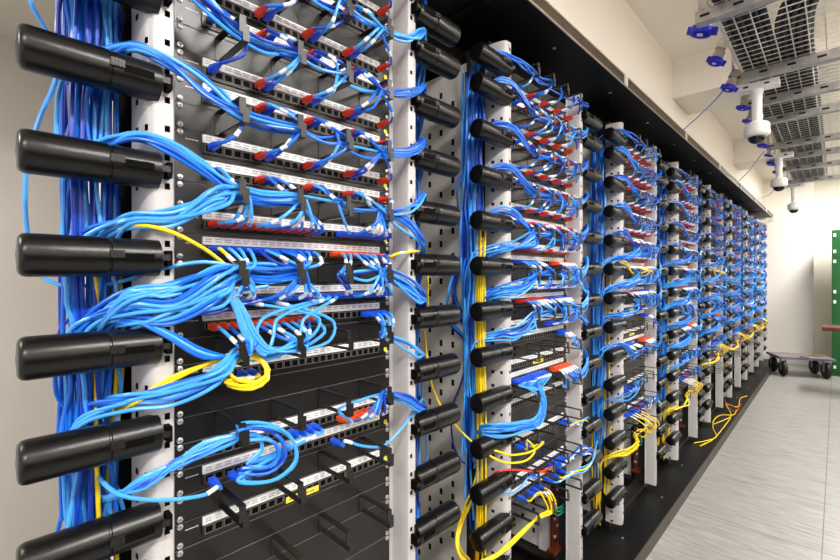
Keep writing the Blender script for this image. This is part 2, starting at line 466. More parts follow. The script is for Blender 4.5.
# ------------------------------------------------------------------ cables
CR = .0031
def plug_mesh(c):
    m = MB()
    def sec(y, w, h): return [(-w, y, -h), (w, y, -h), (w, y, h), (-w, y, h)]
    m.loft([sec(-.003, .0058, .005), sec(-.010, .0058, .005)], c, False)
    def oct_(y, w, h): return [(w * math.cos(a), y, h * math.sin(a)) for a in [math.pi / 8 + i * math.pi / 4 for i in range(8)]]
    m.loft([oct_(-.009, .0078, .0070), oct_(-.012, .0084, .0076), oct_(-.021, .0080, .0072), oct_(-.026, .0060, .0058), oct_(-.040, .0046, .0046)], c, True)
    return m.mesh('plug')
PLUGS = {'b': plug_mesh('bplug'), 'r': plug_mesh('rplug'), 'o': plug_mesh('oplug')}
CNAME = {'b0': 'blue', 'b1': 'light blue', 'b2': 'royal blue', 'yel': 'yellow', 'red': 'red', 'wcab': 'white'}
PNAME = {'b': 'blue', 'r': 'red', 'o': 'orange'}

class Cable:
    __slots__ = ('k', 'u', 'port', 'plug', 'col', 'path', 'sleeve')

def disc(rad):
    a = R.uniform(0, 2 * math.pi); r = rad * math.sqrt(R.random()); return r * math.cos(a), r * math.sin(a)
def make(k, u, port, plug, col, side, mgr, spool, n=8, hang=None, loop=0.0):
    """path of one patch cord: port, ring of the manager, over a side spool, down into the vertical bundle"""
    X0 = X0S[k]; x = PX[port - 1]; zp = zb(u) + PZ
    zr = zb(mgr + .5); rb = min(.030, .0040 * math.sqrt(n) + .001); rr = min(.014, rb)
    a = YP - .010
    pts = [(x, a - .034, zp), (x, a - .046, zp - .001)]
    dj = [abs(v - x - .012) for v in RX]; j = dj.index(min(dj))
    if side == 'L' and n > 10 and j > 1: j = 1
    if side == 'R' and n > 6 and j < 3: j = max(j, 2)
    oy, oz = disc(1)
    xr = RX[j]
    hop = R.uniform(.004, .018) + loop
    if side == 'L':
        pts.append((x + (xr - x) * .4 + .014 * R.uniform(-.2, 1.6), .728 - hop - R.uniform(-.008, .012), zp + (zr - zp) * .4 - R.uniform(.002, .012)))
        pts.append((xr + .012, .722 - hop * .6 + oy * .010, zr + oz * rr + R.uniform(-.006, .006)))
    else:
        pts.append((x + (xr - x) * .4 - .010 * R.uniform(0, 1.2), .728 - hop, zp + (zr - zp) * .4 - R.uniform(.002, .012)))
        pts.append((xr - .010, .722 - hop * .6 + oy * .010, zr + oz * rr + R.uniform(-.006, .006)))
    rings = range(j, -1, -1) if side == 'L' else range(j, 4)
    prev = None
    for t, q in enumerate(rings):
        oy2, oz2 = oy + R.uniform(-.5, .5), oz + R.uniform(-.5, .5)
        if prev is not None:
            pts.append(((RX[q] + RX[prev]) / 2 + R.uniform(-.01, .01), .727 + oy2 * .013, zr + oz2 * rr - R.uniform(.0, .010)))
        pts.append((RX[q], .722 + oy2 * .012, zr + oz2 * rr * .8)); prev = q
    spool = max(spool, -5)
    sag = R.uniform(0, .055) if mgr >= 9 and n > 3 else R.uniform(0, .008)
    zt = zb(spool) + SR + .005 + rb * .65
    if n > 20: rb *= 1.25
    w = lambda s=1: R.uniform(-1, 1) * s
    if side == 'L':
        ty, tz = disc(.03)
        if zt > zr - .03:
            pts.append((.020, .722 + oy * rb * .4, zr + (zt - zr) * .5 + oz * rb - sag + w(.008)))
            pts.append((-.032, .727 + oy * rb * .3, zt - .008 + oz * rb - sag * .35 + w(.006)))
        else:
            fr = R.uniform(.22, .5); zt += R.uniform(0, .022)
            pts.append((.034 + w(.012), .708 + oy * rb * .5 - R.uniform(0, .02), zr + (zt - zr) * fr + oz * rb * 1.2 + w(.01)))
            pts.append((-.024, .725 + oy * rb * .3, zr + (zt - zr) * R.uniform(.8, 1.02) + oz * rb + w(.008)))
        pts.append((-.074, .752 + oy * rb * .5, zt + .001 + oz * rb * .7 + w(.003)))
        tx = -.108 + tz * 1.1
        pts.append((tx, .812 + ty * .7, zt - .035 + w(.015)))
        ln = hang or R.uniform(.25, .55)
        pts.append((tx + w(.012), .828 + ty + w(.01), zt - .13)); pts.append((tx + w(.016), .83 + ty + w(.01), zt - .13 - (.05 if k < 2 and spool < 15 else ln * .45))); pts.append((tx + w(.018), .832 + ty, (zb(spool + 3 * R.choice([2, 2, 3])) + w(.012)) if k < 2 and spool < 15 else max(zt - .13 - ln, min(H - .85, zt - .2) if k else PLAT + .012)))
    else:
        ty, tz = disc(.022)
        pts.append((W - .010, .722 + oy * rb * .4, zr + (zt - zr) * .3 + oz * rb - sag * .5 + w(.008)))
        pts.append((W + .030, .724 + oy * rb * .3, zr + (zt - zr) * .65 + oz * rb - sag * .4 + w(.006)))
        pts.append((W + .070, .745 + oy * rb * .5, zt + .002 + oz * rb * .7 + w(.003)))
        tx = W + .108 + tz
        pts.append((tx, .800 + ty * .7, zt - .04 + w(.012)))
        ln = hang or R.uniform(.2, .45)
        pts.append((tx + w(.01), .825 + ty, zt - .12)); pts.append((tx + w(.014), .828 + ty, max(zt - .12 - ln, min(H - .8, zt - .18))))
    c = Cable(); c.k, c.u, c.port, c.plug, c.col, c.sleeve = k, u, port, plug, col, True
    c.path = [(p[0] + X0, p[1], p[2]) for p in pts]
    return c
def custom(k, u, port, plug, col, pts, sleeve=True):
    """pts in world space after the plug"""
    X0 = X0S[k]; x = PX[port - 1] + X0; zp = zb(u) + PZ; a = YP - .010
    c = Cable(); c.k, c.u, c.port, c.plug, c.col, c.sleeve = k, u, port, plug, col, sleeve
    c.path = [(x, a - .034, zp), (x, a - .046, zp - .001)] + list(pts); return c
def tone(light):
    r = R.random()
    if light: return 'b1' if r < .62 else ('b0' if r < .93 else 'b2')
    return 'b0' if r < .50 else ('b1' if r < .84 else 'b2')
cables = []
STD = [(1, 'b', 'L'), (6, 'r', 'L'), (7, 'b', 'L'), (12, 'r', 'L'), (13, 'b', 'R'), (18, 'r', 'R'), (19, 'b', 'R'), (24, 'r', 'R')]
def std_rows(k):
    for u in (-5, -4, -2, -1, 1, 2, 4, 5):
        mg = u - 1 if u % 3 == 1 else u + 1
        for port, pl, sd in STD: cables.append(make(k, u, port, pl, tone(False), sd, mg, mg, 8))
def rack1():
    k = 0; std_rows(k)
    for p in range(1, 13): cables.append(make(k, 7, p, 'r', tone(True), 'L', 6, R.choice([6, 9, 9, 9]), 12))
    cables.append(make(k, 7, 13, 'b', 'b0', 'L', 6, 9, 12))
    for p in range(17, 25): cables.append(make(k, 7, p, 'b', tone(False), 'R', 6, 9, 8))
    cables.append(make(k, 8, 1, 'b', 'yel', 'L', 9, 9, 3, .3))
    for p in range(2, 13): cables.append(make(k, 8, p, 'b', tone(True), 'L', 9, 12, 26))
    for p in range(16, 24): cables.append(make(k, 8, p, 'o', tone(True), 'R', 9, 12, 14))
    x, y, z = at(420, 250, .74)
    cables.append(custom(k, 8, 24, 'b', 'yel', [at(396, 254, .735), at(411, 252, .738), at(421, 251, .76), at(427, 262, .84), at(428, 320, .86)]))
    for p in range(1, 13): cables.append(make(k, 10, p, 'b', tone(True), 'L', 9, 12, 26))
    for p in range(16, 25): cables.append(make(k, 10, p, 'b', tone(True), 'R', 9, 12, 14))
    for p in range(1, 13): cables.append(make(k, 11, p, 'o', tone(True), 'L', 12, 12 if p in (2, 5, 8) else 15, 12, loop=.012))
    for p in range(21, 25): cables.append(make(k, 11, p, 'b', tone(True), 'R', 12, 15, 5, loop=.01))
    # yellow cord coiled beside the ring
    c = [at(225, 382, .70), at(250, 386, .70), at(266, 376, .70), at(262, 362, .715), at(245, 358, .72), at(228, 371, .715), at(240, 381, .705), at(258, 381, .700), at(269, 370, .705), at(258, 357, .72), at(240, 352, .722), at(205, 365, .73), at(168, 383, .735), at(138, 401, .74), at(120, 412, .78), at(100, 440, .86), at(98, 560, .87)]
    cables.append(custom(k, 13, 4, 'b', 'yel', c))
    c = [at(228, 385, .705), at(252, 389, .70), at(268, 379, .70), at(265, 364, .712), at(247, 356, .722), at(215, 362, .735), at(170, 378, .742), at(140, 397, .745), at(118, 410, .785), at(106, 450, .865), at(104, 560, .88)]
    cables.append(custom(k, 13, 5, 'b', 'yel', c))
    # the big hoop of light blue cords between the fifteenth and eighteenth row
    for q in range(9):
        u, p = (17, 3 + q) if q < 5 else (16, 5 + q)
        j = lambda s=3: R.uniform(-s, s)
        big = 1 if q >= 3 else .75
        cx = 255 + j(4); cy = 452 + j(3); rx = (27 + 3.4 * q) * .82; ry = (15 + 2.2 * q)
        arc = []
        if q % 3 != 2:
            for t in (115, 60, 15, -30, -75, -115): arc.append(at(cx + rx * math.cos(math.radians(t)), cy + ry * math.sin(math.radians(t)), .705 + R.uniform(-.008, .008)))
        else: arc = [at(250 + j(), 462 + j(2), .715), at(262, 450 + j(), .71), at(258, 436 + j(), .71)]
        arc += [at(238 + j(), 436 + j(2), .715), at(205 + j(), 449 + j(6), .722), at(175 + j(), 466 + j(7), .726), at(145 + j(2), 481 + j(7), .73), at(118 + j(2), 494 + j(3), .76), at(100 + j(4), 505 + j(4), .83), at(95 + j(8), 560, .87)]
        cables.append(custom(k, u, p, 'b', tone(True), arc))
    cables.append(custom(k, 17, 1, 'b', 'b1', [at(217, 487, .73), at(207, 494, .725), at(180, 499, .73), at(150, 500, .735), at(120, 495, .745), at(103, 482, .78), at(93, 465, .84), at(88, 440, .87), at(92, 380, .88)]))
    for p in range(17, 23): cables.append(make(k, 16, p, 'o', tone(False), 'R', 15, 18, 7))
    cables.append(custom(k, 17, 16, 'b', 'b1', [at(344, 441, .73), at(362, 446, .725), at(385, 445, .735), at(400, 430, .735), at(414, 412, .745), at(422, 400, .79), at(426, 410, .85), at(427, 470, .87)]))
def hoops():
    for q, p in enumerate((3, 5, 8, 10, 12)):
        j = lambda s=2: R.uniform(-s, s)
        x0 = 208 + p * 8
        cables.append(custom(0, 10, [13, 14, 15, 3, 6][q], 'b', 'b1', [at(x0 + 30 + j(), 320 + j(4), .715), at(x0 + 26 + j(), 338 + j(4), .71), at(262 + 3 * q, 352 + j(3), .705), at(244 + 3 * q, 335 + j(3), .705), at(236 + 2 * q, 312 + j(3), .708), at(226 + j(), 290 + j(4), .715), at(200 + j(), 284 + j(5), .722), at(160 + j(), 290 + j(8), .725), at(130, 298 + j(10), .735), at(108 + j(), 312 + j(8), .77), at(92 + j(6), 345 + j(6), .82), at(90 + j(10), 430, .83)]))
rack1(); hoops()
def dense(k, rng):
    """lower rows of the further racks: crowded blue halves with red or orange boots"""
    far = k > 1
    def half(u, a, b, pl, sd, mg, sp, n, pr=1.0, light=True):
        for p in range(a, b + 1):
            if rng.random() < pr: cables.append(make(k, u, p, pl, tone(light), sd, mg, sp, n, loop=rng.uniform(0, .012)))
    half(7, 1, 12, rng.choice('br'), 'L', 6, 9, 12, .85); half(7, 14, 22, 'r', 'R', 6, 6, 9, .8, False)
    half(8, 1, 8, 'b', 'L', 9, 12, 14); half(8, 17, 24, 'o', 'R', 9, 9, 9)
    half(10, 2, 11, 'b', 'L', 9, 12, 14, .7); half(10, 13, 22, 'b', 'R', 9, 12, 9, .8)
    half(11, 2, 11, 'r', 'L', 12, 15, 14, .9); half(11, 13, 23, 'b', 'R', 12, 12, 10, .8)
    half(13, 14, 21, 'b', 'R', 12, 15, 8, .8); half(14, 20, 22, 'b', 'R', 15, 18, 3)
    if k in (2, 4):
        for p in (3, 6, 9, 12): cables.append(make(k, 8, p, 'b', 'yel', 'R' if p > 8 else 'L', 9, 9, 5, loop=.03))
    half(16, 3, 12, 'b', 'L', 15, 18, 12, .0 if k in (1, 2) else .7)
    if k == 1:
        for p in range(1, 13):
            j = lambda q=2: R.uniform(-q, q)
            f = (p - 1) / 11; g = 1 - f
            cables.append(custom(k, 17, p, 'b', 'b1' if R.random() < .75 else 'b0', [at(517 + p * 2.1, 386 + j(1), .72), at(534 + 9 * f + j(), 391 + j(1), .705), at(541 + 5 * f + j(1.5), 404 + j(), .70), at(537 + 6 * f + j(1.5), 418 + 3 * f + j(), .705), at(519 + j(3), 421 + 12 * f + j(), .715), at(498, 423 + 14 * f + j(), .725), at(484 + j(), 424 + 12 * f + j(), .765), at(477 + j(3), 436 + j(4), .82), at(478 + j(4), 470 + j(12), .83)]))
    elif k != 2: half(17, 1, 11, 'b', 'L', 18, 21, 12, .9)
    else: half(17, 1, 9, 'b', 'L', 18, 18, 12, .9)
    half(17, 17, 24, 'o', 'R', 18, 18, 9)
    if k > 2:
        half(19, 1, 14, 'b', 'L', 18, 21, 12, .8); half(22, 8, 20, 'b', 'R', 21, 24, 9, .6)
        half(13, 1, 12, 'b', 'L', 15, 15, 14, .8)
    if k > 1:
        half(22, 2, 9, 'b', 'L', 21, 24, 8, .5)
        yu, ym = (25, 27) if k < 4 else (22, 24)
        for p in (3, 5, 7, 9, 11): cables.append(make(k, yu, p, 'b', 'yel', 'L', ym, ym + 3, 4, loop=.05))
        for p in (14, 18): cables.append(make(k, 25, p, 'r', rng.choice(['red', 'b0', 'wcab']), 'R', 24, 27, 4))
        for p in (16, 17, 20, 21): cables.append(make(k, 25, p, 'b', tone(False), 'R', 24, 27, 4))
def rack2_lower():
    k = 1; j = lambda s=2: R.uniform(-s, s)
    rt = lambda *p: at(*p)
    # yellow pairs on the twenty-second row
    cables.append(custom(k, 22, 2, 'b', 'yel', [at(527, 440, .72), at(535, 449, .70), at(527, 460, .70), at(510, 463, .725), at(492, 457, .73), at(470, 440, .80), at(447, 415, .84), at(434, 392, .845), at(428, 365, .84), at(424, 330, .84)]))
    cables.append(custom(k, 22, 4, 'b', 'yel', [at(543, 442, .71), at(530, 452, .69), at(512, 455, .72), at(492, 450, .73), at(484, 455, .82), at(484, 520, .84)]))
    cables.append(custom(k, 22, 21, 'b', 'yel', [at(575, 423, .74), at(584, 420, .735), at(589, 424, .76), at(592, 440, .84), at(592, 500, .85)]))
    cables.append(custom(k, 22, 23, 'b', 'b1', [at(580, 424, .735), at(586, 418, .735), at(590, 420, .76), at(594, 440, .84), at(594, 490, .85)]))
    # blue boots with yellow cords on the lowest panel, gathered in a ring and swung down to the left
    for p in (3, 6, 8, 10):
        x = 516 + p * 4
        end = [at(540 + j(1.5), 516 + j(1.5), .71), at(532 + j(2), 524 + j(2), .71), at(510 + j(2), 545 + j(2), .72), at(488, 559 + j(2), .74), at(466 + j(3), 562 + j(2), .78), at(458 + j(2), 548, .80), at(460 + j(2), 525, .83), at(476 + j(2), 490, .85), at(483 + j(2), 440, .86), at(484 + j(2), 330, .86), at(484 + j(2), 225, .86)]
        cables.append(custom(k, 26, p, 'b', 'yel', [at(534 + p * 1.7, 493 + j(1), .715), at(541 + p * 1.4, 501 + j(1), .705), at(545 + p, 510, .705)] + end))
    # red cord over the spool to the vertical bundle
    cables.append(custom(k, 25, 12, 'r', 'red', [at(553, 467, .72), at(540, 472, .715), at(518, 470, .73), at(500, 471, .74), at(490, 478, .79), at(481, 505, .84), at(474, 570, .85)]))
    cables.append(custom(k, 25, 8, 'b', 'b1', [at(528, 478, .72), at(519, 489, .72), at(509, 493, .735), at(498, 491, .76), at(489, 480, .83), at(486, 440, .86)]))
    for q, p in enumerate((16, 17, 18, 19, 20, 21)):
        col = ['b0', 'b0', 'wcab', 'b1', 'wcab', 'b2'][q]
        cables.append(custom(k, 25, p, 'b', col, [at(572 + q, 455 + j(3), .735), at(580 + q, 448 + j(4) + q, .72), at(589 + j(), 450 + j(4), .73), at(596 + j(), 462, .78), at(598 + j(), 480 + j(), .83), at(594, 520 + j(9), .86)]))
    for q, p in enumerate((14, 17, 20)):
        col = ['b1', 'yel', 'b1'][q]
        cables.append(custom(k, 26, p, 'b', col, [at(575 + 2 * q, 474 - q * 3, .73), at(584 + q, 472 - 3 * q, .715), at(592 + q, 462 - 2 * q, .72), at(594 + q, 450 - 2 * q, .745), at(598, 442, .8), at(600, 460, .85), at(600, 530, .86)]))
std_rows(1); dense(1, R); rack2_lower()
for k in range(2, 8):
    std_rows(k); dense(k, R)
# yellow and blue free cords inside the vertical bundles
class Free: pass
frees = []
def free(k, col, pts, label, group, r=CR): 
    f = Free(); f.k, f.col, f.path, f.label, f.group, f.r = k, col, pts, label, group, r; frees.append(f)
def trunk(k, side, n, cols, z0, z1, lab, grp, sx=.036, cx=None, cy=.83, zj=.1):
    X0 = X0S[k]; c = cx if cx is not None else (-.108 if side == 'L' else W + .118)
    for i in range(n):
        ox, oy = R.uniform(-sx, sx), R.uniform(-.026, .026)
        top = z1 - R.uniform(0, .05); bot = z0 + R.uniform(0, zj)
        ks = max(4, int((top - bot) / .22)); pts = []
        for q in range(ks + 1):
            pts.append((X0 + c + ox + R.uniform(-.009, .009), cy + oy + R.uniform(-.008, .008), top + (bot - top) * q / ks))
        free(k, R.choice(cols), pts, lab, grp)
trunk(0, 'L', 11, BLUES + ['b2'], H - .72, zb(-6), 'blue cable hanging in the upright bundle left of the first rack', 'upright blue cables left of the first rack', .026)
trunk(0, 'L', 12, BLUES + ['b2'], H - .262, zb(-6), 'blue cable hanging in the upright bundle left of the first rack', 'upright blue cables left of the first rack', .036, zj=.03)
trunk(0, 'L', 2, ['yel'], H - .62, zb(8), 'yellow cable hanging in the upright bundle left of the first rack', 'upright yellow cables left of the first rack', .02, -.09, .80)
trunk(0, 'R', 6, BLUES, H - .30, zb(-6), 'blue cable hanging behind the right spools of the first rack', 'upright blue cables right of the first rack', .016)
trunk(1, 'L', 16, BLUES, H - .62, zb(-5), 'blue cable hanging in the upright bundle left of the second rack', 'upright blue cables left of the second rack', .032)
trunk(1, 'L', 6, ['yel'], H - .95, zb(6), 'yellow cable hanging in the upright bundle left of the second rack', 'upright yellow cables left of the second rack', .011, -.113, .785)
for k in range(2, 8):
    trunk(k, 'L', 14, BLUES, H - .5, zb(-5), '', '', .034); trunk(k - 1, 'R', 6, BLUES, H - .4, zb(-5), '', '', .02)
    if k < 4: trunk(k, 'L', 3, ['yel'], H - 1.1, zb(8), '', '', .013, -.085, .790)
    if k == 5: trunk(k, 'L', 2, ['yel'], H - 1.1, zb(12), '', '', .013, -.085, .790)
# loose cords at the near end
g = 'loose blue cords left of the first rack'
free(0, 'b1', [at(26, -20, .86), at(33, 8, .86), at(45, 28, .87), at(58, 60, .875), at(54, 85, .875), at(42, 112, .87), at(34, 135, .87), at(27, 165, .87), at(25, 200, .87), at(27, 230, .87), at(33, 262, .87), at(42, 276, .865), at(60, 285, .85), at(85, 286, .83), at(115, 283, .80), at(140, 276, .775), at(165, 268, .745), at(205, 262, .725), at(243, 268, .72), at(270, 272, .72)], 'long loose blue cord drooping past the spools left of the first rack', g)
free(0, 'b0', [at(66, 20, .88), at(65, 90, .88), at(66, 150, .88), at(68, 190, .88), at(67, 250, .885), at(71, 330, .885), at(73, 420, .885), at(74, 470, .88), at(66, 500, .875), at(58, 530, .87), at(52, 560, .87), at(46, 620, .87)], 'blue cord hanging straight just outside the upright bundle, first rack', g)
free(0, 'b2', [at(262, 300, .72), at(236, 306, .72), at(205, 314, .725), at(160, 297, .73), at(120, 302, .77), at(85, 312, .80), at(62, 326, .84), at(58, 345, .86), at(56, 372, .865), at(64, 376, .85), at(82, 375, .845), at(100, 360, .85), at(104, 330, .87)], 'royal blue cord looping out below the third spool, first rack', g)
free(0, 'b1', [at(268, 286, .72), at(243, 290, .72), at(205, 300, .725), at(150, 321, .73), at(112, 340, .80), at(80, 360, .85), at(80, 400, .87), at(85, 440, .87)], 'light blue cord crossing the post below the third spool, first rack', g)
# slack hanging between first and second rack in front of the slotted plate
g = 'slack blue cables in front of the slotted side plate'
for q in range(8):
    a = R.uniform(-4, 4)
    free(1, R.choice(BLUES), [at(489 + a, 205 + q * 3, .87), at(476 + a, 225 + q * 3, .88), at(462 + a - q, 255 + 3 * q, .90), at(455 + a - q, 290 + 4 * q, .91), at(466 + a, 320 + 3 * q, .90), at(480 + a, 340 + 3 * q, .88), at(489, 380 + 4 * q, .86)], 'slack blue cable bellying out in front of the slotted side plate', g)
free(1, 'b2', [at(478, 300, .87), at(462, 380, .90), at(452, 410, .91), at(455, 450, .90), at(466, 464, .88), at(490, 460, .86), at(505, 448, .80), at(520, 420, .78)], 'royal blue cord looping low beside the yellow bundle, second rack', 'loose cord low beside the second rack')
free(1, 'yel', [at(470, 560, .80), at(459, 545, .82), at(462, 515, .84), at(475, 480, .85), at(481, 430, .84), at(482, 360, .83)], 'yellow cord curving out at the foot of the upright bundle, second rack', 'yellow cord at the foot of the second rack')
# ---- emit: the largest in the picture one object each, all others in one mass
def size_key(c):
    P = np.array(c.path); d = (P[:, 0] * CA + P[:, 1] * SA).min()
    return d
cables_n = [c for c in cables if c.k <= 1]
solo = sorted([c for c in cables if c.k <= 1], key=lambda c: (c.k, c.port))
free_solo = [f for f in frees if f.k <= 1 and f.label]
LIMIT = 300 - len(free_solo)
r1 = [c for c in solo if c.k == 0]; r2 = [c for c in solo if c.k == 1]
r2.sort(key=lambda c: (0 if c.u >= 22 else 1, c.port))
solo = (r1 + r2)[:LIMIT]
sid = set(id(c) for c in solo)
PIDX = {k: {u: i + 1 for i, u in enumerate(layout(k)[0])} for k in range(8)}
def resamp(path, step): 
    P = smooth_path(path, step)
    return P
used = {}
for c in solo:
    P = resamp(c.path, .011); o0 = P[0]
    cm = MB().tube(P, CR, c.col, 8)
    ob = link('patch_cable', cm.mesh('patch_cable', o0), None, o0)
    tag(ob, f'{CNAME[c.col]} patch cable, {PNAME[c.plug]} plug in {ORD[c.port]} port of {ORD[PIDX[c.k][c.u]]} patch panel, {RANKS[c.k]} rack', 'cable', f'patch cables in the {RANKS[c.k]} rack')
    pl = link('plug', PLUGS[c.plug], ob, (0, .034, 0)); pl['label'] = f'{PNAME[c.plug]} plug'
    if c.sleeve:
        d = np.concatenate([[0], np.cumsum(np.linalg.norm(np.diff(P, axis=0), axis=1))])
        s0 = .026; idx = [i for i in range(len(P)) if s0 <= d[i] <= s0 + .028]
        if len(idx) > 1:
            link('label_sleeve', MB().tube(P[idx[0]:idx[-1] + 1], CR + .0007, 'sleeve', 8).mesh('label_sleeve', o0), ob)['label'] = 'white label sleeve'
for f in free_solo:
    P = resamp(f.path, .014); o0 = P[0]
    ob = link('hanging_cable', MB().tube(P, f.r, f.col, 8).mesh('hanging_cable', o0), None, o0); tag(ob, f.label, 'cable', f.group)
mass = MB()
def plug_simple(m, x, y, z, c):
    def sec(yy, w): return [(x - w, yy, z - w), (x + w, yy, z - w), (x + w, yy, z + w), (x - w, yy, z + w)]
    m.loft([sec(y, .0058), sec(y - .010, .0062), sec(y - .012, .0082), sec(y - .022, .0080), sec(y - .038, .0046)], c, False)
for c in cables:
    if id(c) in sid: continue
    far = c.k > 3
    P = resamp(c.path, .022 if c.k < 3 else .032)
    mass.tube(P, CR, c.col, 5 if not far else 4)
    p = c.path[0]; plug_simple(mass, p[0], p[1] + .034, p[2], {'b': 'bplug', 'r': 'rplug', 'o': 'oplug'}[c.plug])
    if c.k < 4: mass.tube(P[1:4], CR + .0008, 'white', 5)
for f in frees:
    if f.k <= 1 and f.label: continue
    mass.tube(resamp(f.path, .05), f.r, f.col, 5)
o = link('patch_cables', mass.mesh('patch_cables'))
tag(o, 'mass of blue, red and yellow patch cables filling the racks further along the row', 'cables', None, 'stuff')
print('CABLES', len(cables), 'solo', len(solo), 'free', len(frees), len(free_solo), 'mass verts', mass.n)

# ------------------------------------------------------------------ copper earth bars with green leads behind the open rack feet
bx0, by0, bz0 = at(556, 486, .85); bz1 = at(556, 546, .85)[2]
for k in (1, 2, 3):
    x = bx0 - X0S[1] + X0S[k]; zc = (bz0 + bz1) / 2; hh = (bz0 - bz1) / 2; b = (x, .85, zc)
    o = link('earth_bar', MB().box((x - .038, .85, zc - hh), (x + .038, .857, zc + hh), 'copper').box((x - .07, .82, zc - hh), (x + .038, .857, zc - hh + .012), 'copper').mesh('earth_bar', b), None, b)
    for q in range(6): link('bolt', MB().lathe([(.007, 0), (.006, -.005), (.0005, -.006)], 'screw', 'y', n=8).mesh('bolt'), o, (.012 * (-1) ** q, 0, hh * (.85 - q * .3)))
    tag(o, f'upright copper earth bar behind the open foot of the {RANKS[k]} rack', 'earth bar', 'copper earth bars')
    for q in range(7):
        d = q * .006
        pts = [(x + .02, .845, zc + hh * (.72 - q * .03)), (x + .02 + d, .825, zc + hh * .60 - d), (x - .03 - d, .815, zc + hh * .55 - d), (x - .085 - d, .82, zc + hh * .66 + d), (x - .10 - d * .5, .835, zc + hh * 1.0)] if q % 2 else [(x + .02, .845, zc + hh * (.75 - q * .03)), (x + .05 + d, .825, zc + hh * .60 - d), (x + .085 + d, .82, zc + hh * .70), (x + .09 + d, .83, zc + hh * 1.05)]
        o = link('earth_lead', MB().tube(smooth_path(pts), .0038, 'gcab', 7).mesh('earth_lead', pts[0]), None, pts[0])
        tag(o, f'green earth lead curling from the copper bar in the {RANKS[k]} rack', 'cable', f'green earth leads in the {RANKS[k]} rack')

# yellow slack lying on the platform
zf = PLAT + .006
def flat(pts): 
    out = []
    for x, y in pts:
        v = (y - HOR) / F; u = (x - 420) / F; d = (H - zf) / v
        X = d * (CA + u * SA); Y = d * (SA - u * CA); out.append((X, max(Y, .66), zf))
    return out
for q, (c, pts) in enumerate([('yel', [(694, 443), (705, 441), (716, 437), (713, 428), (714, 420), (722, 415), (733, 415), (742, 411)]),
                       ('yel', [(700, 446), (712, 440), (724, 428), (732, 425), (741, 420)]),
                       ('yel', [(714, 424), (724, 420), (731, 416), (727, 404), (736, 407), (741, 398), (748, 396)]),
                       ('red', [(724, 398), (729, 408), (735, 412), (742, 404)])]):
    P = flat(pts)
    o = link('floor_cable', MB().tube(smooth_path(P), .0035, c, 6).mesh('floor_cable', P[0]), None, P[0])
    tag(o, ['yellow cord snaking along the black platform at the foot of the racks', 'straighter yellow cord lying along the black platform edge', 'yellow cord in a zigzag on the platform further along', 'red cord lying on the black platform among yellow ones'][q], 'cable', 'cords lying on the platform')

# ------------------------------------------------------------------ overhead wire tray
ZTR = H + .97
YL, YR = .332, -.75
XA, XB = 1.55, 6.0
rt = empty('cable_tray', (3.8, -.1, ZTR)); o = (3.8, -.1, ZTR)
tag(rt, 'galvanised wire mesh cable tray on steel struts hanging under the ceiling', 'cable tray')
m = MB()
y = YL
while y > YR: m.box((XA, y - .002, ZTR - .002), (XB, y + .002, ZTR + .002), 'wire'); y -= .05
x = XA
while x < XB: m.box((x - .002, YR, ZTR + .002), (x + .002, YL, ZTR + .005), 'wire'); m.box((x - .002, YL - .002, ZTR), (x + .002, YL + .002, ZTR + .10), 'wire'); x += .05
for zz in (.04, .07, .10): m.box((XA, YL - .002, ZTR + zz - .002), (XB, YL + .002, ZTR + zz + .002), 'wire')
link('wire_mesh', m.mesh('wire_mesh', o), rt)
for x in (1.87, 2.57, 3.0, 3.39, 4.09, 4.54, 5.06, 5.78):
    m = MB().box((x - .02, YR - .1, ZTR - .042), (x - .017, YL + .045, ZTR - .003), 'galv').box((x + .017, YR - .1, ZTR - .042), (x + .02, YL + .045, ZTR - .003), 'galv').box((x - .02, YR - .1, ZTR - .045), (x + .02, YL + .045, ZTR - .042), 'galv')
    for q in range(10): m.box((x - .0206, YL - .1 * q, ZTR - .028), (x - .0198, YL + .03 - .1 * q, ZTR - .018), 'hole')
    link('strut', m.mesh('strut', o), rt)
    link('hanger_rod', MB().box((x - .005, YR - .05, ZTR - .04), (x + .005, YR - .04, (H + 1.189) if 3.28 <= x <= 3.7 or 5.66 <= x <= 6.06 else CEI), 'galv').mesh('hanger_rod', o), rt)
    link('hanger_rod', MB().box((x - .005, YL + .028, ZTR - .04), (x + .005, YL + .038, (H + 1.189) if 3.28 <= x <= 3.7 or 5.66 <= x <= 6.06 else CEI), 'galv').mesh('hanger_rod', o), rt)
for i in range(11):
    y = YL - .016 - i * .0122; z = ZTR + .016 + (i % 2) * .012
    P = [(XA + .02 + q * .44, y + R.uniform(-.002, .002), z + R.uniform(0, .004)) for q in range(11)]
    o = link('power_cable', MB().tube(smooth_path(P, .1), .0088, 'blk', 8).mesh('power_cable', P[0]), None, P[0])
    tag(o, 'black power cable lying straight in the wire mesh tray', 'cable', 'straight black cables in the wire tray')
for i in range(10):
    y = YL - .152 - i * .0118; z = ZTR + .015 + (i % 2) * .011
    P = [(1.3, -.62 - i * .018, z + .36), (1.62, -.30 - i * .018, z + .22), (1.86, .02 - i * .015, z + .07), (2.1, y - .03, z + .01), (2.35, y, z)] + [(2.35 + q * .5, y + R.uniform(-.002, .002), z) for q in range(1, 8)]
    o = link('power_cable', MB().tube(smooth_path(P, .08), .0084, 'blk', 8).mesh('power_cable', P[0]), None, P[0])
    tag(o, 'black power cable curving down into the wire mesh tray', 'cable', 'curved black cables in the wire tray')
